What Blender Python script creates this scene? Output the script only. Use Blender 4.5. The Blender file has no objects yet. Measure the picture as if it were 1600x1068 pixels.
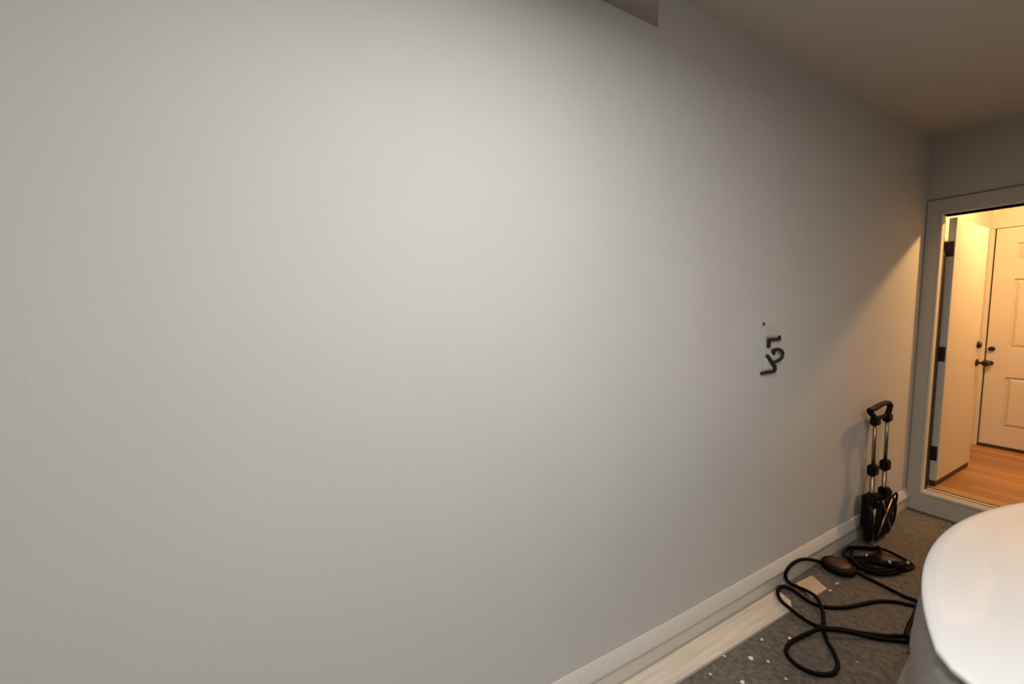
import bpy, bmesh, math, random
from mathutils import Vector, Matrix
random.seed(7)
S = bpy.context.scene
COL = S.collection
# ---------------------------------------------------------------- camera
F_PX = 627.0
yaw = math.radians(61.16); pitch = math.atan(47 / F_PX)
Fh = Vector((-math.sin(yaw), math.cos(yaw), 0)); Rt = Vector((math.cos(yaw), math.sin(yaw), 0)); Zu = Vector((0, 0, 1))
FW = Fh * math.cos(pitch) - Zu * math.sin(pitch); UP = Fh * math.sin(pitch) + Zu * math.cos(pitch)
cam = bpy.data.cameras.new('camera'); cam.sensor_width = 36; cam.lens = 36 * F_PX / 1600; cam.clip_start = 0.02
camo = bpy.data.objects.new('camera', cam); COL.objects.link(camo)
m = Matrix((Rt, UP, -FW)).transposed().to_4x4(); m.translation = Vector((1.165, 0, 1.55)); camo.matrix_world = m
S.camera = camo
# ---------------------------------------------------------------- world, lights, exposure
w = bpy.data.worlds.new('world'); S.world = w; w.use_nodes = True
w.node_tree.nodes['Background'].inputs[0].default_value = (0.5, 0.47, 0.42, 1)
w.node_tree.nodes['Background'].inputs[1].default_value = 0.02
S.view_settings.view_transform = 'Standard'; S.view_settings.look = 'None'
S.view_settings.gamma = 1; S.view_settings.use_curve_mapping = False
S.view_settings.exposure = 0.0
def area(name, loc, sx, sy, power, color, rot=(0, 0, 0)):
    l = bpy.data.lights.new(name, 'AREA'); l.shape = 'RECTANGLE'; l.size = sx; l.size_y = sy; l.energy = power; l.color = color
    o = bpy.data.objects.new(name, l); COL.objects.link(o); o.location = loc; o.rotation_euler = rot; return o
area('garage_lamp_light', (1.12, 0.45, 2.60), 0.30, 0.30, 23, (1.0, 0.97, 0.92))
gl = bpy.data.lights.new('garage_bulb_light', 'POINT'); gl.energy = 4; gl.color = (1.0, 0.97, 0.92); gl.shadow_soft_size = 0.10
glo = bpy.data.objects.new('garage_bulb_light', gl); COL.objects.link(glo); glo.location = (1.12, 0.50, 2.50)
area('garage_fill_light', (2.5, 0.15, 2.72), 0.7, 0.5, 57, (1.0, 0.965, 0.91))  # unseen fill, added to brighten the lower wall
pl = bpy.data.lights.new('hall_lamp_light', 'POINT'); pl.energy = 96; pl.color = (1.0, 0.55, 0.215); pl.shadow_soft_size = 0.05
plo = bpy.data.objects.new('hall_lamp_light', pl); COL.objects.link(plo); plo.location = (0.75, 4.90, 2.66)

# ---------------------------------------------------------------- materials
def mat(name, col, rough=0.6, metal=0.0, coat=0.0, noise=None, bump=None, emit=None, spec=0.5):
    M = bpy.data.materials.new(name); M.use_nodes = True; nt = M.node_tree; b = nt.nodes['Principled BSDF']
    b.inputs['Base Color'].default_value = (*col, 1); b.inputs['Roughness'].default_value = rough
    b.inputs['Metallic'].default_value = metal; b.inputs['Coat Weight'].default_value = coat; b.inputs['Coat Roughness'].default_value = 0.04
    b.inputs['Specular IOR Level'].default_value = spec
    tc = nt.nodes.new('ShaderNodeTexCoord')
    if noise:
        sc, col2, lo, hi, stretch = noise
        mp = nt.nodes.new('ShaderNodeMapping'); mp.inputs['Scale'].default_value = stretch
        n = nt.nodes.new('ShaderNodeTexNoise'); n.inputs['Scale'].default_value = sc; n.inputs['Detail'].default_value = 6
        r = nt.nodes.new('ShaderNodeValToRGB'); r.color_ramp.elements[0].position = lo; r.color_ramp.elements[1].position = hi
        r.color_ramp.elements[0].color = (*col2, 1); r.color_ramp.elements[1].color = (*col, 1)
        nt.links.new(tc.outputs['Object'], mp.inputs[0]); nt.links.new(mp.outputs[0], n.inputs[0])
        nt.links.new(n.outputs[0], r.inputs[0]); nt.links.new(r.outputs[0], b.inputs['Base Color'])
    if bump:
        sc, st, dist = bump
        n = nt.nodes.new('ShaderNodeTexNoise'); n.inputs['Scale'].default_value = sc; n.inputs['Detail'].default_value = 3
        bp = nt.nodes.new('ShaderNodeBump'); bp.inputs['Strength'].default_value = st; bp.inputs['Distance'].default_value = dist
        nt.links.new(tc.outputs['Object'], n.inputs[0]); nt.links.new(n.outputs[0], bp.inputs['Height']); nt.links.new(bp.outputs[0], b.inputs['Normal'])
    if emit:
        b.inputs['Emission Color'].default_value = (*emit[0], 1); b.inputs['Emission Strength'].default_value = emit[1]
    return M
WALL = mat('wall_paint', (0.63, 0.622, 0.598), 0.75, noise=(2.2, (0.615, 0.607, 0.583), 0.35, 0.65, (1, 1, 1)), bump=(130, 0.14, 0.003))
WALLF = mat('house_wall_paint', (0.52, 0.49, 0.41), 0.75, bump=(130, 0.25, 0.003))
DARKW = mat('dark_unseen_wall', (0.28, 0.25, 0.21), 0.85, bump=(40, 0.2, 0.003))  # for the out-of-view walls, made dark to cut bounce light
CEIL = mat('ceiling_paint', (0.56, 0.52, 0.45), 0.85, bump=(60, 0.2, 0.002))
TRIM = mat('trim_paint', (0.66, 0.63, 0.58), 0.42)
CASE = mat('casing_paint', (0.50, 0.46, 0.39), 0.5)
HALLP = mat('hall_paint', (0.60, 0.55, 0.47), 0.7)
DOORP = mat('door_paint', (0.62, 0.58, 0.51), 0.4)
CONC = mat('concrete', (0.185, 0.172, 0.152), 0.85, noise=(48, (0.090, 0.083, 0.075), 0.34, 0.70, (1, 1, 1)), bump=(90, 0.6, 0.004))
PINE = mat('pale_wood', (0.74, 0.68, 0.58), 0.7, noise=(7, (0.60, 0.54, 0.45), 0.35, 0.7, (8, 0.6, 4)), bump=(50, 0.2, 0.002))
OFFCUT = mat('offcut_wood', (0.70, 0.58, 0.44), 0.6, noise=(9, (0.60, 0.47, 0.34), 0.35, 0.7, (3, 1, 1)))
OAKS = [mat('oak_plank_tone', c, 0.38, noise=(5, tuple(x * 0.62 for x in c), 0.32, 0.68, (0.7, 14, 1))) for c in
        [(0.42, 0.22, 0.09), (0.50, 0.28, 0.12), (0.35, 0.18, 0.07)]]
ALU = mat('aluminium', (0.78, 0.72, 0.60), 0.45, metal=0.6)
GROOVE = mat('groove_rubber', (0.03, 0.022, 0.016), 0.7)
BLACK = mat('black_plastic', (0.005, 0.0045, 0.0045), 0.6, spec=0.15)
RUBBER = mat('black_rubber', (0.0035, 0.0035, 0.0035), 0.65, spec=0.12)
BRONZE = mat('dark_bronze', (0.030, 0.022, 0.018), 0.4, metal=0.6)
LIP = mat('threshold_lip', (0.86, 0.80, 0.66), 0.4)
CRACK_SHADE = mat('crack_shade_brown', (0.10, 0.085, 0.06), 0.8)
SWEEP = mat('brown_sweep', (0.05, 0.018, 0.012), 0.7)
BROWN = mat('brown_plastic', (0.055, 0.026, 0.018), 0.5)
WIRE = mat('dark_wire', (0.022, 0.017, 0.012), 0.6)
PATCH = mat('filler_patch', (0.60, 0.565, 0.53), 0.8)
RUST = mat('rusty_screw', (0.14, 0.065, 0.05), 0.7)
PLASTER = mat('white_plaster', (0.85, 0.83, 0.80), 0.8)
STEEL = mat('brushed_steel', (0.36, 0.31, 0.23), 0.38, metal=1.0)
CARW = mat('white_car_paint', (0.90, 0.91, 0.91), 0.45, coat=0.38, spec=0.3)
BUMP = mat('grey_bumper', (0.33, 0.32, 0.30), 0.5, coat=0.15)
CARG = mat('dark_glass', (0.012, 0.014, 0.016), 0.06)
LENS = mat('lamp_lens', (0.40, 0.40, 0.39), 0.2)
LEDM = mat('lamp_diffuser', (0.9, 0.85, 0.7), 0.5, emit=((1.0, 0.70, 0.38), 6))
LEDG = mat('garage_diffuser', (0.9, 0.9, 0.85), 0.5, emit=((1.0, 0.95, 0.88), 6))

# ---------------------------------------------------------------- helpers
def box(bm, a, b, bev=0.0):
    x0, x1 = sorted((a[0], b[0])); y0, y1 = sorted((a[1], b[1])); z0, z1 = sorted((a[2], b[2]))
    v = [bm.verts.new(p) for p in [(x0,y0,z0),(x1,y0,z0),(x1,y1,z0),(x0,y1,z0),(x0,y0,z1),(x1,y0,z1),(x1,y1,z1),(x0,y1,z1)]]
    fs = [bm.faces.new([v[i] for i in f]) for f in [(3,2,1,0),(4,5,6,7),(0,1,5,4),(1,2,6,5),(2,3,7,6),(3,0,4,7)]]
    if bev: bmesh.ops.bevel(bm, geom=list({e for f in fs for e in f.edges}), offset=bev, segments=2, affect='EDGES')
def obj(name, bm, M, parent=None, smooth=False):
    bmesh.ops.recalc_face_normals(bm, faces=bm.faces[:])
    me = bpy.data.meshes.new(name); bm.to_mesh(me); bm.free(); me.materials.append(M)
    if smooth: me.polygons.foreach_set('use_smooth', [True] * len(me.polygons))
    o = bpy.data.objects.new(name, me); COL.objects.link(o)
    if parent: o.parent = parent
    return o
def boxo(name, M, boxes, parent=None, bev=0.0):
    bm = bmesh.new()
    for a, b in boxes: box(bm, a, b, bev)
    return obj(name, bm, M, parent)
def struct(o): o['kind'] = 'structure'; return o
def tag(o, label, cat, group=None):
    o['label'] = label; o['category'] = cat
    if group: o['group'] = group
    return o
def empty(name, loc=(0, 0, 0)):
    o = bpy.data.objects.new(name, None); COL.objects.link(o); o.location = loc; o.empty_display_size = 0.1; return o
def at0(bm, o):   # shift so that world coordinates stay right under a moved Empty
    bmesh.ops.translate(bm, verts=bm.verts[:], vec=-Vector(o.location)); return bm
def catmull(P, n=6, closed=False):
    P = [Vector(p) for p in P]; out = []; N = len(P)
    rng = range(N) if closed else range(N - 1)
    for i in rng:
        if closed: a, b, c, d = P[i-1], P[i], P[(i+1) % N], P[(i+2) % N]
        else: a, b, c, d = P[max(i-1, 0)], P[i], P[i+1], P[min(i+2, N-1)]
        for k in range(n):
            t = k / n
            out.append(0.5 * ((2*b) + (c-a)*t + (2*a-5*b+4*c-d)*t*t + (3*b-a-3*c+d)*t**3))
    if not closed: out.append(P[-1])
    return out
def tube(bm, P, r, seg=8, closed=False):
    rings = []; N = len(P); up = Vector((0, 0, 1))
    for i, p in enumerate(P):
        if closed: t = P[(i+1) % N] - P[i-1]
        else: t = P[min(i+1, N-1)] - P[max(i-1, 0)]
        t.normalize(); ref = up if abs(t.z) < 0.95 else Vector((1, 0, 0))
        a = t.cross(ref).normalized(); b = t.cross(a)
        rings.append([bm.verts.new(p + (a*math.cos(2*math.pi*k/seg) + b*math.sin(2*math.pi*k/seg)) * r) for k in range(seg)])
    for i in range(N if closed else N - 1):
        A, B = rings[i], rings[(i+1) % N]
        for k in range(seg): bm.faces.new((A[k], A[(k+1) % seg], B[(k+1) % seg], B[k]))
    if not closed: bm.faces.new(rings[0]); bm.faces.new(rings[-1])
def cyl(bm, a, b, r, seg=16, r2=None):
    a = Vector(a); b = Vector(b); t = (b-a).normalized(); ref = Vector((0,0,1)) if abs(t.z) < 0.9 else Vector((1,0,0))
    u = t.cross(ref).normalized(); v = t.cross(u); r2 = r if r2 is None else r2
    A = [bm.verts.new(a + (u*math.cos(2*math.pi*k/seg)+v*math.sin(2*math.pi*k/seg))*r) for k in range(seg)]
    B = [bm.verts.new(b + (u*math.cos(2*math.pi*k/seg)+v*math.sin(2*math.pi*k/seg))*r2) for k in range(seg)]
    for k in range(seg): bm.faces.new((A[k], A[(k+1)%seg], B[(k+1)%seg], B[k]))
    bm.faces.new(A); bm.faces.new(B)
def zf(y): return max(0.0, y - 1.5) * 0.055 / 2.6      # the garage floor rises a little to the house
YW = 4.13      # garage side of the house wall
YH = 4.25      # hall side of it
HZ = 0.22      # hall floor height
CZ = 2.80

# ---------------------------------------------------------------- the shell
bm = bmesh.new()
ys = [-3.0, 1.5, YW + 0.02]; vs = []
for y in ys: vs.append([bm.verts.new((x, y, zf(y))) for x in (-0.1, 6.7)] + [bm.verts.new((x, y, -0.15)) for x in (-0.1, 6.7)])
for i in range(2):
    a, b = vs[i], vs[i+1]
    bm.faces.new((a[0], a[1], b[1], b[0])); bm.faces.new((a[2], b[2], b[3], a[3])); bm.faces.new((a[0], b[0], b[2], a[2])); bm.faces.new((a[1], a[3], b[3], b[1]))
bm.faces.new((vs[0][0], vs[0][2], vs[0][3], vs[0][1])); bm.faces.new((vs[2][0], vs[2][1], vs[2][3], vs[2][2]))
struct(obj('floor', bm, CONC))
struct(boxo('wall_left', WALL, [((-0.12, -3.1, -0.15), (0, YW + 0.005, CZ + 0.1))]))
struct(boxo('wall_right', DARKW, [((6.6, -3.1, -0.15), (6.72, YW, CZ + 0.1))]))
struct(boxo('wall_rear', DARKW, [((0, -3.12, -0.15), (6.6, -3.0, CZ + 0.1))]))
struct(boxo('ceiling', CEIL, [((-0.12, -3.1, CZ), (6.72, YH, CZ + 0.12))]))
OX0, OX1, OZ = 0.083, 0.97, 2.245      # clear door opening
struct(boxo('wall_front', WALLF, [((0, YW, OZ), (6.6, YH, CZ)), ((0, YW, -0.15), (OX0 - 0.02, YH, OZ)), ((OX1 + 0.02, YW, -0.15), (6.6, YH, OZ)),
                                 ((OX0 - 0.02, YW, -0.15), (OX1 + 0.02, YH, 0.16))]))
# dropped soffit at the top of the long wall, its end cut at an angle
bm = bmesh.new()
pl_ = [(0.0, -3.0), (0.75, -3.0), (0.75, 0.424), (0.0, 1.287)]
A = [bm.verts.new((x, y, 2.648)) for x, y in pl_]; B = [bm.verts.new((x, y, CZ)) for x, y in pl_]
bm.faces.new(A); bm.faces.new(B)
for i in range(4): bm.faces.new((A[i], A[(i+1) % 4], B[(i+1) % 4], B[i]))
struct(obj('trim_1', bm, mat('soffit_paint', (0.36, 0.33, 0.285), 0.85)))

# baseboard (ogee profile) along the left wall
prof = [(0.0, 0.158), (0.003, 0.157), (0.010, 0.146), (0.019, 0.128), (0.026, 0.110), (0.027, 0.101), (0.021, 0.092), (0.018, 0.080), (0.018, -0.02), (0.0, -0.02)]
def strip(name, y0, y1, M):
    bm = bmesh.new(); rs = []
    for y in (y0, 1.5, y1): rs.append([bm.verts.new((x, y, z + zf(y) * 0.7 - (0.005 if 1.4 < y < 3 else 0))) for x, z in prof])
    for a, b in zip(rs, rs[1:]):
        for k in range(len(prof)): bm.faces.new((a[k], a[(k+1) % len(prof)], b[(k+1) % len(prof)], b[k]))
    bm.faces.new(rs[0]); bm.faces.new(rs[-1]); return struct(obj(name, bm, M))
strip('baseboard_left', -3.0, YW - 0.03, TRIM)

# door casing on the garage side, jambs, riser, threshold
struct(boxo('trim_2', CASE, [((0.003, YW - 0.022, 0.10), (OX0 - 0.012, YW, OZ + 0.012))], bev=0.003))
struct(boxo('trim_3', CASE, [((0.003, YW - 0.022, OZ + 0.012), (OX1 + 0.09, YW, OZ + 0.108))], bev=0.003))
struct(boxo('trim_4', CASE, [((OX1 + 0.012, YW - 0.022, 0.10), (OX1 + 0.09, YW, OZ + 0.012))], bev=0.003))
struct(boxo('trim_5', TRIM, [((OX0 - 0.02, YW - 0.004, 0.16), (OX0, YW + 0.052, OZ + 0.02)), ((OX0 - 0.02, YW + 0.05, 0.16), (OX0 - 0.018, YH + 0.004, OZ + 0.02)), ((OX1, YW - 0.004, 0.16), (OX1 + 0.02, YH + 0.004, OZ + 0.02)),
                             ((OX0, YW - 0.004, OZ), (OX1, YH + 0.004, OZ + 0.02))]))
struct(boxo('crack_shade_strip', CRACK_SHADE, [((0.003, YW - 0.014, OZ + 0.108), (OX1 + 0.09, YW, OZ + 0.1135))]))  # brown strip paints the shadow line at the crack above the casing
struct(boxo('trim_6', CASE, [((0.003, YW - 0.026, 0.0), (OX1 + 0.09, YW, 0.185))], bev=0.003))
th = empty('door_threshold', (0.5, YW, 0.2))
tag(th, 'ridged aluminium threshold strip on the step under the open doorway', 'threshold')
boxo('sill_plate', ALU, [((OX0 - 0.5, -0.035, -0.015), (OX1 - 0.5, 0.125, 0.004))], th, 0.003)
for yy in (-0.030, 0.022, 0.072):
    boxo('ridge', LIP, [((OX0 - 0.495, yy, 0.0), (OX1 - 0.505, yy + 0.019, 0.0095 if yy > 0 else 0.013))], th, 0.003)
    boxo('groove_insert', GROOVE, [((OX0 - 0.495, yy + 0.021, 0.0), (OX1 - 0.505, yy + 0.050, 0.0055))], th)

# ---------------------------------------------------------------- the hall beyond the door
YF = 6.0; HX = -0.065; HXR = 2.3; HC = 2.72
struct(boxo('wall_hall_left', HALLP, [((HX - 0.1, YH, 0), (HX, YF + 0.1, HC))]))
struct(boxo('wall_hall_right', HALLP, [((HXR, YH, 0), (HXR + 0.1, YF + 0.1, HC))]))
struct(boxo('wall_hall_front', HALLP, [((OX1 + 0.02, YH, 0), (HXR, YH + 0.02, HC)), ((HX, YH, OZ + 0.02), (OX1 + 0.02, YH + 0.02, HC)), ((HX, YH, 0), (OX0 - 0.02, YH + 0.02, OZ + 0.02))]))
FX0, FX1, FZ = -0.030, 0.80, 2.345
struct(boxo('wall_hall_far', HALLP, [((HX, YF, FZ + 0.006), (HXR, YF + 0.12, HC)), ((FX1 + 0.04, YF, 0), (HXR, YF + 0.12, FZ + 0.006)), ((HX, YF + 0.1, 0), (FX1 + 0.04, YF + 0.12, FZ + 0.006))]))
struct(boxo('ceiling_hall', HALLP, [((HX - 0.1, YH, HC), (HXR + 0.1, YF + 0.12, HC + 0.1))]))
struct(boxo('trim_7', DOORP, [((HX, YF - 0.012, HZ), (FX0 - 0.010, YF + 0.02, FZ))]))
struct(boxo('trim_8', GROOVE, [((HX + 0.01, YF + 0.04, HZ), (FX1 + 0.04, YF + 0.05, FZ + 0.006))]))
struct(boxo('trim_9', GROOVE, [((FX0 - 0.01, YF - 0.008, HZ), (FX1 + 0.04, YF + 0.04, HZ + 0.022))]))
hf = struct(boxo('floor_hall', GROOVE, [((HX, YH - 0.03, 0), (HXR, YF + 0.1, HZ - 0.012))]))
y = YH - 0.028; r = 0; PW = 0.118
while y < YF:
    y1 = min(y + PW, YF); x = HX
    cut = [0.55, 0.95, 0.30, 0.75][r % 4]
    while x < HXR:
        x1 = min(x + cut, HXR); cut = 1.15
        q = boxo('plank', random.choice(OAKS), [((x + 0.0012, y + 0.0012, HZ - 0.012), (x1 - 0.0012, y1 - 0.0012, HZ))], hf)
        x = x1
    y = y1; r += 1

# open door leaf (swings into the hall against its left wall)
d1 = empty('door_1', (0.10, YH + 0.01, HZ)); d1['kind'] = 'structure'
LX0, LX1, LY0, LY1, LZ0, LZ1 = 0.083, 0.123, YH + 0.01, 5.08, HZ + 0.045, 2.235
def dp(name, M, boxes, par, root, bev=0.0):
    bm = bmesh.new()
    for a, b in boxes: box(bm, a, b, bev)
    at0(bm, root); return obj(name, bm, M, par)
dp('door_leaf', DOORP, [((LX0, LY0, LZ0), (LX1, LY1, LZ1))], d1, d1, 0.002)
dp('door_sweep', SWEEP, [((LX0 + 0.006, LY0, HZ + 0.002), (LX1 - 0.004, LY1 - 0.006, LZ0))], d1, d1)
for z in (2.01, 1.235, 0.475):
    dp('hinge', BRONZE, [((LX0 - 0.004, LY0 - 0.004, z - 0.055), (LX1 - 0.006, LY0, z + 0.055)), ((LX0 - 0.016, LY0 - 0.016, z - 0.055), (LX0 - 0.002, LY0 - 0.001, z + 0.055))], d1, d1, 0.001)
dp('gap_shade_strip', GROOVE, [((OX0 - 0.019, YW + 0.056, HZ), (LX0 - 0.001, LY0 - 0.006, 1.99))], d1, d1)  # black filler added where the hinge gap lies in shade
bm = bmesh.new(); cyl(bm, (LX1, 5.035, 1.275), (LX1 + 0.012, 5.035, 1.275), 0.030); cyl(bm, (LX1 + 0.012, 5.035, 1.275), (LX1 + 0.022, 5.035, 1.275), 0.024, r2=0.02)
obj('deadbolt', at0(bm, d1), BRONZE, d1)
bm = bmesh.new(); cyl(bm, (LX1, 5.035, 1.125), (LX1 + 0.01, 5.035, 1.125), 0.030); cyl(bm, (LX1 + 0.01, 5.035, 1.125), (LX1 + 0.04, 5.035, 1.125), 0.011)
cyl(bm, (LX1 + 0.035, 5.035, 1.125), (LX1 + 0.055, 5.035, 1.125), 0.022, r2=0.029); cyl(bm, (LX1 + 0.055, 5.035, 1.125), (LX1 + 0.072, 5.035, 1.125), 0.029, r2=0.018)
obj('door_handle', at0(bm, d1), BRONZE, d1)

d1.rotation_euler.z = 0.015
# far six panel door
d2 = empty('door_2', (FX0, YF, HZ)); d2['kind'] = 'structure'
cols = [(0.105, 0.375), (0.395, 0.665)]
rows = [(0.435, 0.925), (1.205, 1.86), (2.03, 2.195)]
xs = sorted({FX0, FX1} | {c for p in cols for c in p}); zs = sorted({HZ + 0.028, FZ} | {c for p in rows for c in p})
bm = bmesh.new()
def isp(xa, xb, za, zb): return any(abs(xa-c[0])<1e-6 and abs(xb-c[1])<1e-6 for c in cols) and any(abs(za-q[0])<1e-6 and abs(zb-q[1])<1e-6 for q in rows)
for xa, xb in zip(xs, xs[1:]):
    for za, zb in zip(zs, zs[1:]):
        if isp(xa, xb, za, zb): box(bm, (xa, YF + 0.018, za), (xb, YF + 0.038, zb))
        else: box(bm, (xa, YF + 0.003, za), (xb, YF + 0.038, zb))
bmesh.ops.remove_doubles(bm, verts=bm.verts[:], dist=1e-5)
obj('door_leaf', at0(bm, d2), DOORP, d2)
for c in cols:
    for q in rows:
        bm = bmesh.new(); i = 0.012; k = 0.035
        a = [bm.verts.new(p) for p in [(c[0]+i, YF+0.018, q[0]+i), (c[1]-i, YF+0.018, q[0]+i), (c[1]-i, YF+0.018, q[1]-i), (c[0]+i, YF+0.018, q[1]-i)]]
        b = [bm.verts.new(p) for p in [(c[0]+k, YF+0.006, q[0]+k), (c[1]-k, YF+0.006, q[0]+k), (c[1]-k, YF+0.006, q[1]-k), (c[0]+k, YF+0.006, q[1]-k)]]
        for n in range(4): bm.faces.new((a[n], a[(n+1)%4], b[(n+1)%4], b[n]))
        bm.faces.new(b); bm.faces.new(a)
        obj('panel', at0(bm, d2), DOORP, d2)
bm = bmesh.new(); cyl(bm, (0.005, YF + 0.003, 1.19), (0.005, YF - 0.018, 1.19), 0.022); obj('deadbolt', at0(bm, d2), BRONZE, d2)
bm = bmesh.new(); cyl(bm, (0.005, YF + 0.003, 1.05), (0.005, YF - 0.03, 1.05), 0.014); cyl(bm, (0.005, YF - 0.03, 1.05), (0.005, YF - 0.055, 1.05), 0.026, r2=0.02); obj('door_handle', at0(bm, d2), BRONZE, d2)

# lamps above
hl = empty('hall_ceiling_lamp', (0.75, 4.90, HC)); tag(hl, 'small round warm ceiling lamp in the hall behind the open door', 'lamp')
bm = bmesh.new(); cyl(bm, (0, 0, 0), (0, 0, -0.012), 0.09, 24); obj('lamp_base', bm, ALU, hl)

# ---------------------------------------------------------------- wood strip and offcut on the floor
def slab(name, pts, M, t, bev=0.0015):
    bm = bmesh.new()
    a = [bm.verts.new((x, y, zf(y) + 0.0006)) for x, y in pts]; b = [bm.verts.new((x, y, zf(y) + t)) for x, y in pts]
    bm.faces.new(a); bm.faces.new(b)
    for k in range(len(pts)): bm.faces.new((a[k], a[(k+1) % len(pts)], b[(k+1) % len(pts)], b[k]))
    return obj(name, bm, M)
o = slab('wooden_strip', [(0.0235, -2.2), (0.118, -2.2), (0.128, 1.354), (0.1485, 2.200), (0.112, 2.262), (0.030, 2.285), (0.024, 1.158)], PINE, 0.014)
tag(o, 'long pale wooden strip lying flat on the floor against the baseboard', 'wood strip')
o = slab('wooden_offcut', [(0.052, 2.435), (0.155, 2.385), (0.160, 2.535), (0.064, 2.585)], OFFCUT, 0.010)
tag(o, 'short square pale wooden offcut on the floor past the end of the long strip', 'wood offcut')

# ---------------------------------------------------------------- crumbs of plaster
cr = [(0.173,1.888,9,'small grey-white plaster crumb nearest the wooden strip'), (0.208,1.742,15,'largest bright white plaster crumb on the floor, beside the small round one'),
      (0.254,1.794,9,'round white plaster crumb just right of the largest one'), (0.237,2.005,11,'bright white plaster crumb touching the black cable loop'),
      (0.257,1.600,11,'white plaster crumb at the bottom edge of the photo, left one'), (0.339,1.771,8,'dull plaster crumb at the bottom edge below the front cable loop'),
      (0.142,1.654,8,'faint plaster crumb close to the dark edge of the wooden strip'), (0.167,1.519,7,'faint plaster crumb nearest the bottom end of the wooden strip'),
      (0.175,2.536,11,'white plaster crumb beside the square wooden offcut, nearer the car'), (0.167,2.633,12,'flat pale plaster flake behind the square wooden offcut'),
      (0.449,2.127,6,'tiny plaster crumb below the two cables running to the car')]
for x, y, s, lab in cr:
    bm = bmesh.new(); bmesh.ops.create_icosphere(bm, subdivisions=1, radius=s / 1350)
    for v in bm.verts: v.co = Vector((v.co.x * random.uniform(0.8, 1.4), v.co.y * random.uniform(0.8, 1.4), v.co.z * random.uniform(0.5, 0.9)))
    mz = min(v.co.z for v in bm.verts)
    o = obj('plaster_crumb', bm, PLASTER); o.location = (x, y, zf(y) - mz + 0.0003); tag(o, lab, 'debris', 'plaster crumbs on the floor')

# ---------------------------------------------------------------- black cable with round box and connector
CAM = Vector((1.165, 0, 1.55))
def fix(P, xmin=0.034):
    out = []
    for p in P:
        p = Vector(p)
        if p.x < xmin: k = (CAM.x - xmin) / (CAM.x - p.x); p = CAM + (p - CAM) * k   # stiff cable riding up against the baseboard
        out.append(p)
    return out
PA = [(0.03,2.765,0.040),(-0.034,2.719,0.035),(-0.049,2.631,0.033),(-0.034,2.519,0.031),(0.003,2.428,0.036),(0.049,2.384,0.044),(0.091,2.375,0.052),(0.139,2.379,0.055),(0.185,2.371,0.050),(0.229,2.323,0.036),(0.262,2.263,0.027),(0.284,2.208,0.024),(0.31,2.165,0.023),(0.338,2.128,0.022),(0.373,2.093,0.022),(0.408,2.046,0.021),(0.424,2.0,0.02),(0.424,1.958,0.019),(0.407,1.922,0.018),(0.377,1.891,0.017),(0.332,1.877,0.017),(0.291,1.888,0.017),(0.264,1.919,0.018),(0.252,1.979,0.019),(0.257,2.031,0.022),(0.274,2.102,0.034),(0.292,2.159,0.044),(0.331,2.209,0.046),(0.371,2.27,0.038),(0.426,2.334,0.029),(0.465,2.378,0.028),(0.514,2.44,0.029),(0.60,2.50,0.03),(0.80,2.52,0.03),(1.1,2.45,0.03)]
PB = [(1.1,2.62,0.031),(0.75,2.62,0.031),(0.60,2.555,0.031),(0.502,2.479,0.03),(0.456,2.407,0.028),(0.417,2.359,0.027),(0.377,2.315,0.026),(0.334,2.276,0.025),(0.287,2.213,0.024),(0.247,2.189,0.024),(0.201,2.176,0.034),(0.154,2.174,0.045),(0.104,2.189,0.047),(0.065,2.229,0.047),(0.041,2.288,0.046),(0.044,2.334,0.040),(0.072,2.353,0.034),(0.127,2.346,0.029),(0.17,2.344,0.027),(0.21,2.36,0.027),(0.249,2.407,0.028),(0.281,2.469,0.03),(0.309,2.562,0.031),(0.339,2.652,0.033),(0.382,2.72,0.035),(0.419,2.752,0.035),(0.454,2.77,0.036),(0.53,2.78,0.036),(0.7,2.80,0.037)]
PC = [(0.122,2.888,0.060),(0.161,2.852,0.046),(0.196,2.833,0.038),(0.266,2.827,0.037),(0.338,2.821,0.037),(0.394,2.816,0.037),(0.44,2.819,0.040),(0.461,2.761,0.046),(0.479,2.636,0.046),(0.49,2.545,0.044),(0.511,2.461,0.046),(0.56,2.45,0.046),(0.62,2.46,0.04)]
L1 = [(0.086,2.92,0.060),(0.062,2.98,0.056),(0.055,3.088,0.050),(0.075,3.110,0.048),(0.125,3.170,0.050),(0.146,3.19,0.054),(0.165,3.121,0.056),(0.152,3.032,0.056),(0.134,2.937,0.058),(0.104,2.918,0.060)]
L2 = [(0.114,2.935,0.060),(0.075,3.05,0.062),(0.080,3.095,0.060),(0.125,3.172,0.060),(0.142,3.200,0.060),(0.183,3.227,0.056),(0.242,3.227,0.050),(0.293,3.209,0.048),(0.321,3.179,0.048),(0.32,3.132,0.047),(0.298,3.049,0.045),(0.271,2.959,0.043),(0.229,2.916,0.042),(0.183,2.882,0.046),(0.146,2.885,0.060)]
L3 = [(0.151,3.199,0.075),(0.181,3.147,0.066),(0.198,3.062,0.060),(0.187,2.98,0.060),(0.164,2.925,0.062),(0.201,2.905,0.062),(0.246,2.955,0.060),(0.27,3.048,0.058),(0.280,3.130,0.060),(0.305,3.181,0.064)]
L4 = [(0.125,2.906,0.075),(0.151,2.967,0.075),(0.182,3.041,0.070),(0.223,3.058,0.062),(0.264,3.097,0.062),(0.296,3.145,0.062),(0.285,3.009,0.060),(0.25,2.919,0.058),(0.206,2.872,0.058),(0.165,2.870,0.066)]
cb = empty('charging_cable', (0.35, 2.2, 0.02))
tag(cb, 'thick black cable looped on the floor with a round brown box, near the white car', 'cable')
r_ = 0.0088
bm = bmesh.new()
for P in (PA, PB, PC): tube(bm, catmull(fix(P)), r_)
obj('cable_run', at0(bm, cb), RUBBER, cb, True)
bm = bmesh.new()
tube(bm, catmull(L1, closed=True), r_, closed=True)
for P in (L2, L3): tube(bm, catmull(P), r_)
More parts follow.
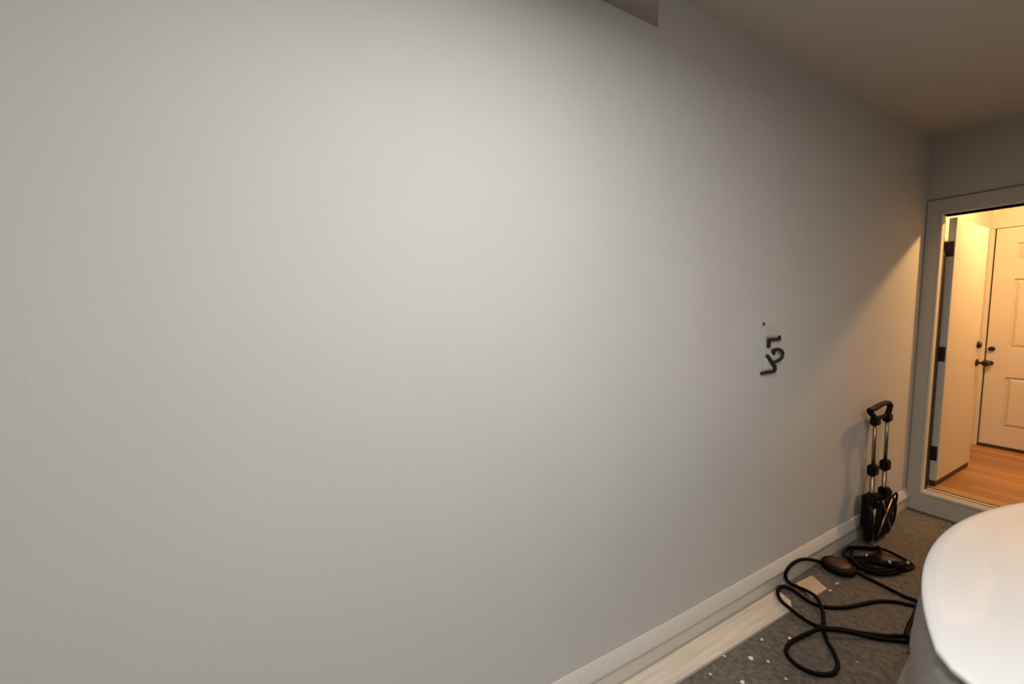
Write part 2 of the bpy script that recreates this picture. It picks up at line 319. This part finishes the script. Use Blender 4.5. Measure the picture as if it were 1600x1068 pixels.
tube(bm, catmull(L4, closed=True), r_, closed=True)
tube(bm, catmull([(x + 0.014, y + 0.012, z - 0.012) for x, y, z in L4], closed=True), r_, closed=True)
obj('cable_coil', at0(bm, cb), RUBBER, cb, True)
# round box: lathe
px, py = 0.108, 2.79; pz = zf(py) + 0.001
prf = [(0.0, 0.0), (0.070, 0.0), (0.082, 0.008), (0.084, 0.026), (0.078, 0.036), (0.066, 0.040), (0.058, 0.037)]
def lathe(prof, c, seg=28):
    bm = bmesh.new(); R = []
    for rr, z in prof:
        R.append([bm.verts.new((c[0] + rr*math.cos(2*math.pi*k/seg), c[1] + rr*math.sin(2*math.pi*k/seg), c[2] + z)) for k in range(seg)] if rr > 0 else None)
    for i in range(len(R) - 1):
        if R[i] is None: bm.faces.new(R[i+1]); continue
        for k in range(seg): bm.faces.new((R[i][k], R[i][(k+1)%seg], R[i+1][(k+1)%seg], R[i+1][k]))
    bm.faces.new(R[-1]); return bm
bx = obj('control_box', at0(lathe(prf, (px, py, pz)), cb), BLACK, cb, True); bx['label'] = 'round black box with a brown top'
obj('box_lid', at0(lathe([(0.0, 0.036), (0.058, 0.036), (0.060, 0.039), (0.054, 0.044)], (px, py, pz)), cb), BROWN, bx, True)
# connector lying on the coil
bm = bmesh.new(); cyl(bm, (0.20, 2.96, 0.078), (0.275, 3.04, 0.072), 0.017, r2=0.022); cyl(bm, (0.275, 3.04, 0.072), (0.305, 3.075, 0.070), 0.024)
con = obj('connector', at0(bm, cb), BLACK, cb, True)
for a_, b_, q_ in (((0.262, 3.01, 0.093), (0.268, 3.016, 0.094), 0.008), ((0.165, 2.985, 0.088), (0.170, 2.990, 0.089), 0.006), ((0.306, 3.14, 0.073), (0.310, 3.146, 0.074), 0.008)):
    bm = bmesh.new(); cyl(bm, a_, b_, q_, 8); obj('white_speck', at0(bm, cb), PLASTER, cb)  # small white stubs on the coil

# ---------------------------------------------------------------- folded luggage trolley against the wall
t = empty('luggage_trolley', (0.11, 3.30, zf(3.3)))
tag(t, 'folded black and steel hand trolley standing upright against the wall near the doorway', 'trolley')
def tx(z): return 0.078 - 0.013 * (z / 0.95)     # leans to the wall
YA, YB = 3.283, 3.468
def tp(name, fn, M, par=t, smooth=False):
    bm = bmesh.new(); fn(bm); return obj(name, at0(bm, t), M, par, smooth)
for yy in (YA, YB):
    tp('post', lambda bm: cyl(bm, (tx(0.1), yy, 0.10), (tx(0.54), yy, 0.54), 0.0130, 12), STEEL, smooth=True)
    tp('upper_post', lambda bm: cyl(bm, (tx(0.54), yy, 0.54), (tx(0.87), yy, 0.87), 0.0105, 12), STEEL, smooth=True)
    tp('collar', lambda bm: box(bm, (tx(0.55) - 0.022, yy - 0.032, 0.490), (tx(0.55) + 0.024, yy + 0.032, 0.560), 0.008), BLACK)
    tp('top_collar', lambda bm: box(bm, (tx(0.87) - 0.018, yy - 0.032, 0.820), (tx(0.87) + 0.02, yy + 0.032, 0.875), 0.007), BLACK)
    tp('foot_bracket', lambda bm: box(bm, (tx(0.35) - 0.022, yy - 0.034, 0.27), (tx(0.35) + 0.026, yy + 0.034, 0.375), 0.008), BLACK)
tp('handle', lambda bm: tube(bm, catmull([(tx(.88), YA, 0.865), (tx(.9), 3.235, 0.895), (tx(.95), 3.195, 0.926), (tx(.97), 3.26, 0.930), (tx(.98), 3.35, 0.945), (tx(.97), 3.45, 0.948), (tx(.93), 3.500, 0.925), (tx(.88), YB, 0.865)]), 0.0165, 10), BLACK, smooth=True)
tp('grip_bridge', lambda bm: box(bm, (tx(.87) - 0.010, YA, 0.853), (tx(.87) + 0.010, YB, 0.874), 0.004), BLACK)
tp('crossbar', lambda bm: box(bm, (tx(.36) - 0.012, YA, 0.305), (tx(.36) + 0.012, YB, 0.335), 0.004), BLACK)
tp('crossbar', lambda bm: box(bm, (tx(.12) - 0.012, YA - 0.02, 0.105), (tx(.12) + 0.012, YB + 0.02, 0.135), 0.004), BLACK)
def toe(bm):
    box(bm, (0.105, YA - 0.015, 0.08), (0.115, YA + 0.012, 0.315), 0.003); box(bm, (0.105, YB - 0.012, 0.08), (0.115, YB + 0.015, 0.315), 0.003)
    box(bm, (0.105, YA - 0.015, 0.300), (0.115, YB + 0.015, 0.322), 0.003); box(bm, (0.105, YA - 0.015, 0.070), (0.115, YB + 0.015, 0.092), 0.003)
    for k in range(3): box(bm, (0.106, YA + 0.030 + k * 0.048, 0.08), (0.113, YA + 0.044 + k * 0.048, 0.315), 0.002)
tp('toe_plate', toe, BLACK)
for q_ in ((YA - 0.01, 0.11, YB - 0.01, 0.31), (YB, 0.10, YA + 0.03, 0.33)):
    tp('brace', lambda bm: cyl(bm, (0.121, q_[0], q_[1]), (0.121, q_[2], q_[3]), 0.0065, 8), STEEL, smooth=True)
def wheel(cx, cy, cz, R, ang, sq):
    rot = Matrix.Rotation(ang, 4, 'Z')
    def put(bm): bmesh.ops.transform(bm, matrix=Matrix.Translation((cx, cy, cz)) @ rot, verts=bm.verts[:])
    bm = bmesh.new(); tube(bm, [Vector((0, R * math.cos(a), R * math.sin(a))) for a in [2 * math.pi * k / 28 for k in range(28)]], 0.0165, 8, True); put(bm)
    wo = obj('wheel', at0(bm, t), RUBBER, t, True)
    bm = bmesh.new()
    for k in range(5):
        a = 2 * math.pi * k / 5 + 0.3; cyl(bm, (0, 0, 0), (0, math.cos(a) * R * 0.95, math.sin(a) * R * 0.95), sq, 8)
    cyl(bm, (-0.014, 0, 0), (0.018, 0, 0), 0.028, 14); put(bm); obj('spokes', at0(bm, t), BLACK, wo)
    bm = bmesh.new(); cyl(bm, (0.018, 0, 0), (0.022, 0, 0), 0.010, 12); put(bm); obj('hub_cap', at0(bm, t), STEEL, wo)
wheel(0.078, 3.245, zf(3.2) + 0.150, 0.108, math.radians(24), 0.020)
wheel(0.080, 3.565, zf(3.5) + 0.130, 0.098, math.radians(4), 0.007)
for q_ in (((0.062, 3.165, 0.17), (0.090, 3.225, 0.385)), ((0.07, 3.215, 0.26), (0.095, 3.275, 0.37)), ((0.07, 3.48, 0.22), (0.092, 3.56, 0.345))):
    tp('axle_arm', lambda bm: box(bm, q_[0], q_[1], 0.008), BLACK)
tp('elastic_cord', lambda bm: tube(bm, catmull([(0.122, YB, 0.33), (0.125, YB + 0.05, 0.34), (0.126, YB + 0.04, 0.27), (0.128, 3.38, 0.20), (0.126, 3.32, 0.14), (0.122, 3.29, 0.10)]), 0.006, 6), BLACK, smooth=True)

# ---------------------------------------------------------------- mounting plate and loose wires on the wall
wb = empty('wall_bracket', (0.0, 2.17, 1.33))
tag(wb, 'small dark mounting bracket with curled loose wires left on the bare pale wall', 'bracket')
def wp(name, fn, M, smooth=False, par=wb):
    bm = bmesh.new(); fn(bm); return obj(name, at0(bm, wb), M, par, smooth)
wp('filler_patch', lambda bm: box(bm, (0.0004, 2.112, 1.425), (0.0022, 2.215, 1.485)), PATCH)
wp('backplate', lambda bm: box(bm, (0.0004, 2.128, 1.255), (0.004, 2.218, 1.41), 0.001), WALL)
wp('bracket_bar', lambda bm: (box(bm, (0.004, 2.122, 1.400), (0.016, 2.234, 1.418), 0.002), box(bm, (0.004, 2.122, 1.368), (0.016, 2.142, 1.402), 0.002), box(bm, (0.004, 2.222, 1.412), (0.014, 2.236, 1.428), 0.002)), WIRE)
wp('screw', lambda bm: cyl(bm, (0.0004, 2.093, 1.489), (0.004, 2.093, 1.489), 0.009, 12), RUST)
wp('screw', lambda bm: cyl(bm, (0.0004, 2.213, 1.452), (0.004, 2.213, 1.452), 0.004, 10), PATCH)
wp('terminal', lambda bm: cyl(bm, (0.004, 2.176, 1.345), (0.018, 2.182, 1.343), 0.019, 3), WIRE)
wp('wire', lambda bm: tube(bm, catmull([(0.008, 2.168, 1.352), (0.014, 2.20, 1.357), (0.018, 2.233, 1.350), (0.018, 2.250, 1.328), (0.016, 2.238, 1.306), (0.012, 2.205, 1.294), (0.008, 2.190, 1.288)]), 0.0082, 8), WIRE, True)
wp('wire', lambda bm: tube(bm, catmull([(0.008, 2.124, 1.330), (0.014, 2.145, 1.306), (0.016, 2.170, 1.284), (0.014, 2.192, 1.262), (0.012, 2.188, 1.243), (0.012, 2.15, 1.243), (0.012, 2.11, 1.243), (0.010, 2.080, 1.240)]), 0.0085, 8), WIRE, True)

# ---------------------------------------------------------------- white car, nose to the long wall
YC, HWD, X0, LEN, RC = 2.11, 0.93, 0.695, 4.35, 1.93
def ss(a, b, x): t_ = min(1, max(0, (x - a) / (b - a))); return t_ * t_ * (3 - 2 * t_)
def outline(x0, hw, n=44):
    P = []
    for i in range(n + 1):                     # nose from +v to -v
        v = hw * math.sin(math.pi / 2 * (1 - 2 * i / n)) if False else hw * (1 - 2 * i / n)
        c = max(0.0, (abs(v) - 0.86 * hw) / (0.14 * hw))
        P.append((x0 + RC - math.sqrt(RC * RC - v * v) + 0.16 * c ** 2.2, YC + v))
    xn = P[-1][0]; xe = X0 + LEN; m_ = 60
    side = [(xn + (xe - 0.35 - xn) * (k / m_), YC - hw) for k in range(1, m_)]
    rear = []
    for i in range(n + 1):
        v = -hw + 2 * hw * i / n; c = max(0.0, (abs(v) - 0.7 * hw) / (0.3 * hw)); rear.append((xe - 0.10 * (v / hw) ** 2 - 0.25 * c ** 2, YC + v))
    back = [(x, 2 * YC - y_) for x, y_ in reversed(side)]
    return P + side + rear + back
WX = (X0 + 0.86, X0 + 3.45); WR = 0.335
car = empty('car', (X0 + LEN / 2, YC, 0.0))
tag(car, 'white car parked with its rounded glossy hood close to the long wall', 'car')
def shoulder(x): return 0.75 + 0.05 * min(1, (x - X0) / 1.35) + 0.12 * ss(0.35, 1.35, x - X0)
def zbot(x):
    z = 0.205
    for wx in WX:
        dx = abs(x - wx)
        if dx < WR + 0.05: z = max(z, WR - 0.01 + math.sqrt((WR + 0.05) ** 2 - dx * dx))
    return z
# bumper / side profile by level: (t, inset of the outline)
PROFT = [(0.0, 0.03), (0.05, -0.045), (0.11, -0.050), (0.15, -0.045), (0.19, -0.012), (0.24, -0.004), (0.4, -0.012), (0.6, -0.018), (0.75, -0.012), (0.88, 0.0), (0.960, 0.006), (0.970, 0.028), (1.0, 0.032)]
def carmesh(fn, name, M, smooth=True, par=car):
    bm = bmesh.new(); fn(bm); return obj(name, at0(bm, car), M, par, smooth)
def skin(bm, rings, closed=True, cap=False):
    V = [[bm.verts.new(p) for p in r_i] for r_i in rings]; n = len(V[0])
    for a, b in zip(V, V[1:]):
        for k in range(n if closed else n - 1): bm.faces.new((a[k], a[(k+1) % n], b[(k+1) % n], b[k]))
    if cap: bm.faces.new(V[-1])
def body(bm, nosepart):
    rings = []
    base = outline(X0, HWD); N = len(base)
    for t_, ins in PROFT:
        rg = []
        for (x, y_) in base:
            nose = 1 - ss(0.25, 0.7, x - X0)
            amt = ins * (nose if t_ < 0.9 else 1) + (0.012 * (1 - nose) if t_ < 0.1 else 0)
            cxx = min(max(x, X0 + 0.9), X0 + LEN - 0.6); d = Vector((cxx - x, (YC - y_) if abs(x - cxx) < 1e-6 or nose < 0.02 else (YC - y_) * 0.35, 0)).normalized()
            zt = shoulder(x) - 0.006; zb = zbot(x)
            rg.append((x + d.x * amt, y_ + d.y * amt, zb + (zt - zb) * t_))
        rings.append(rg)
    skin(bm, rings)
    lim = X0 + 0.45
    kill = [f for f in bm.faces if (f.calc_center_median().x < lim) != nosepart]
    bmesh.ops.delete(bm, geom=kill, context='FACES')
def deck_ring(s, lift=0.0, out=0.0):
    rg = []
    for (x, y_) in outline(X0, HWD):
        cxx = min(max(x, X0 + 0.95), X0 + LEN - 0.6)
        q = Vector((x, y_, 0)).lerp(Vector((cxx, YC, 0)), s)
        d = Vector((cxx - x, YC - y_, 0)).normalized(); q -= d * out
        z = shoulder(x) + (shoulder(q.x) - shoulder(x)) * s + 0.032 * (1 - (1 - s) ** 2) + lift
        rg.append((q.x, q.y, z))
    return rg
def hood_cols():
    ol = outline(X0, HWD); return [i for i, (x, y_) in enumerate(ol) if x < X0 + 1.22]
def hood(bm):
    rings = [deck_ring(0.02, -0.014), deck_ring(0, -0.014, -0.001), deck_ring(0, -0.008, 0.003), deck_ring(0, 0.0, 0.003), deck_ring(0.0, 0.004, -0.001), deck_ring(0.012, 0.005), deck_ring(0.03, 0.004)] + [deck_ring(k / 22, 0.003) for k in range(1, 23)]
    N = len(rings[0]); idx = hood_cols()
    brk = next((k for k in range(len(idx) - 1) if idx[k+1] != idx[k] + 1), None)
    if brk is not None: idx = idx[brk+1:] + idx[:brk+1]
    skin(bm, [[r_i[j] for j in idx] for r_i in rings], closed=False)
    bmesh.ops.remove_doubles(bm, verts=bm.verts[:], dist=1e-5)
def reardeck(bm):
    rings = [deck_ring(k / 10, -0.008, -0.012) for k in range(0, 11)]
    skin(bm, rings); bmesh.ops.remove_doubles(bm, verts=bm.verts[:], dist=1e-5)
carmesh(lambda bm: body(bm, False), 'body', CARW)
bp = carmesh(lambda bm: body(bm, True), 'bumper', BUMP); bp['label'] = 'grey front bumper below the white hood'
def gap_shade(bm):  # black strip added to darken the gap under the hood edge
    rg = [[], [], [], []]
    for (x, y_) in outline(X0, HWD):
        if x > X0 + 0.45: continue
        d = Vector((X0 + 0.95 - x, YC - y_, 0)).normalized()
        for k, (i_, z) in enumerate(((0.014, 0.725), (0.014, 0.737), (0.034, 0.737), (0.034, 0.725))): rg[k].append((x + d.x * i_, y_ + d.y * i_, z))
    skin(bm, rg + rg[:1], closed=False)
carmesh(gap_shade, 'hood_gap_shade', RUBBER)
carmesh(reardeck, 'deck', GROOVE if False else CARW)
carmesh(hood, 'hood', CARW)
def cab_ring(xa, xb, hw, z, n=40):
    rg = []
    for k in range(n):
        a = 2 * math.pi * k / n; c, s = math.cos(a), math.sin(a); e = 0.5
        rg.append(((xa + xb) / 2 - (xb - xa) / 2 * math.copysign(abs(c) ** e, c), YC + hw * math.copysign(abs(s) ** e, s), z))
    return rg
carmesh(lambda bm: skin(bm, [cab_ring(X0 + 1.05, X0 + 4.12, 0.84, 0.90), cab_ring(X0 + 1.18, X0 + 4.05, 0.82, 0.97), cab_ring(X0 + 1.55, X0 + 3.8, 0.74, 1.17), cab_ring(X0 + 1.92, X0 + 3.5, 0.67, 1.35)]), 'windows', CARG)
carmesh(lambda bm: skin(bm, [cab_ring(X0 + 1.91, X0 + 3.51, 0.672, 1.345), cab_ring(X0 + 2.05, X0 + 3.4, 0.64, 1.395), cab_ring(X0 + 2.3, X0 + 3.2, 0.50, 1.43), cab_ring(X0 + 2.6, X0 + 2.9, 0.2, 1.44)], cap=True), 'roof', CARW)
carmesh(lambda bm: box(bm, (X0 + 0.25, YC - 0.82, 0.20), (X0 + LEN - 0.25, YC + 0.82, 0.24)), 'underbody', BLACK, False)
for wx in WX:
    for sd in (-1, 1):
        yo = YC + sd * (HWD - 0.012); yi = YC + sd * (HWD - 0.22)
        wo = carmesh(lambda bm: tube(bm, [Vector((wx + 0.262 * math.cos(a), (yo + yi) / 2, 0.335 + zf(yo) + 0.262 * math.sin(a))) for a in [2 * math.pi * k / 36 for k in range(36)]], 0.073, 10, True), 'tyre', RUBBER)
        def rimf(bm):
            for k in range(5):
                a = 2 * math.pi * k / 5; cyl(bm, (wx, yo - sd * 0.02, 0.335 + zf(yo)), (wx + 0.2 * math.cos(a), yo - sd * 0.025, 0.335 + zf(yo) + 0.2 * math.sin(a)), 0.026, 8, r2=0.018)
            cyl(bm, (wx, yo - sd * 0.035, 0.335 + zf(yo)), (wx, yo - sd * 0.005, 0.335 + zf(yo)), 0.06, 20)
            cyl(bm, (wx, yi, 0.335 + zf(yo)), (wx, yo - sd * 0.07, 0.335 + zf(yo)), 0.205, 28)
        carmesh(rimf, 'wheel_rim', STEEL, True, wo)
def nosex(v, ins=0.0): return X0 + RC - math.sqrt(RC * RC - v * v) + ins
for sd in (-1, 1):
    def hl_(bm):
        rows_ = []
        for z, o_ in ((0.575, -0.013), (0.60, -0.022), (0.65, -0.020), (0.675, -0.008)):
            rows_.append([(nosex(v) + o_ + 0.16 * max(0, (abs(v) - 0.8) / 0.13) ** 2.2, YC + v, z + (abs(v) - 0.74) * 0.12) for v in [sd * (0.83 + 0.085 * k / 8) for k in range(9)]])
        skin(bm, rows_, closed=False)
    carmesh(hl_, 'headlight', LENS)
    v = sd * 0.54
    carmesh(lambda bm: cyl(bm, (nosex(v), YC + v, 0.55), (nosex(v) - 0.0195, YC + v, 0.55), 0.012, 14), 'parking_sensor', BROWN, False)
    carmesh(lambda bm: bmesh.ops.transform(bm, matrix=Matrix.Translation((X0 + 1.55, YC + sd * 0.99, 1.0)) @ Matrix.Diagonal((0.07, 0.11, 0.07, 1)), verts=bmesh.ops.create_icosphere(bm, subdivisions=3, radius=1)['verts']), 'wing_mirror', CARW)
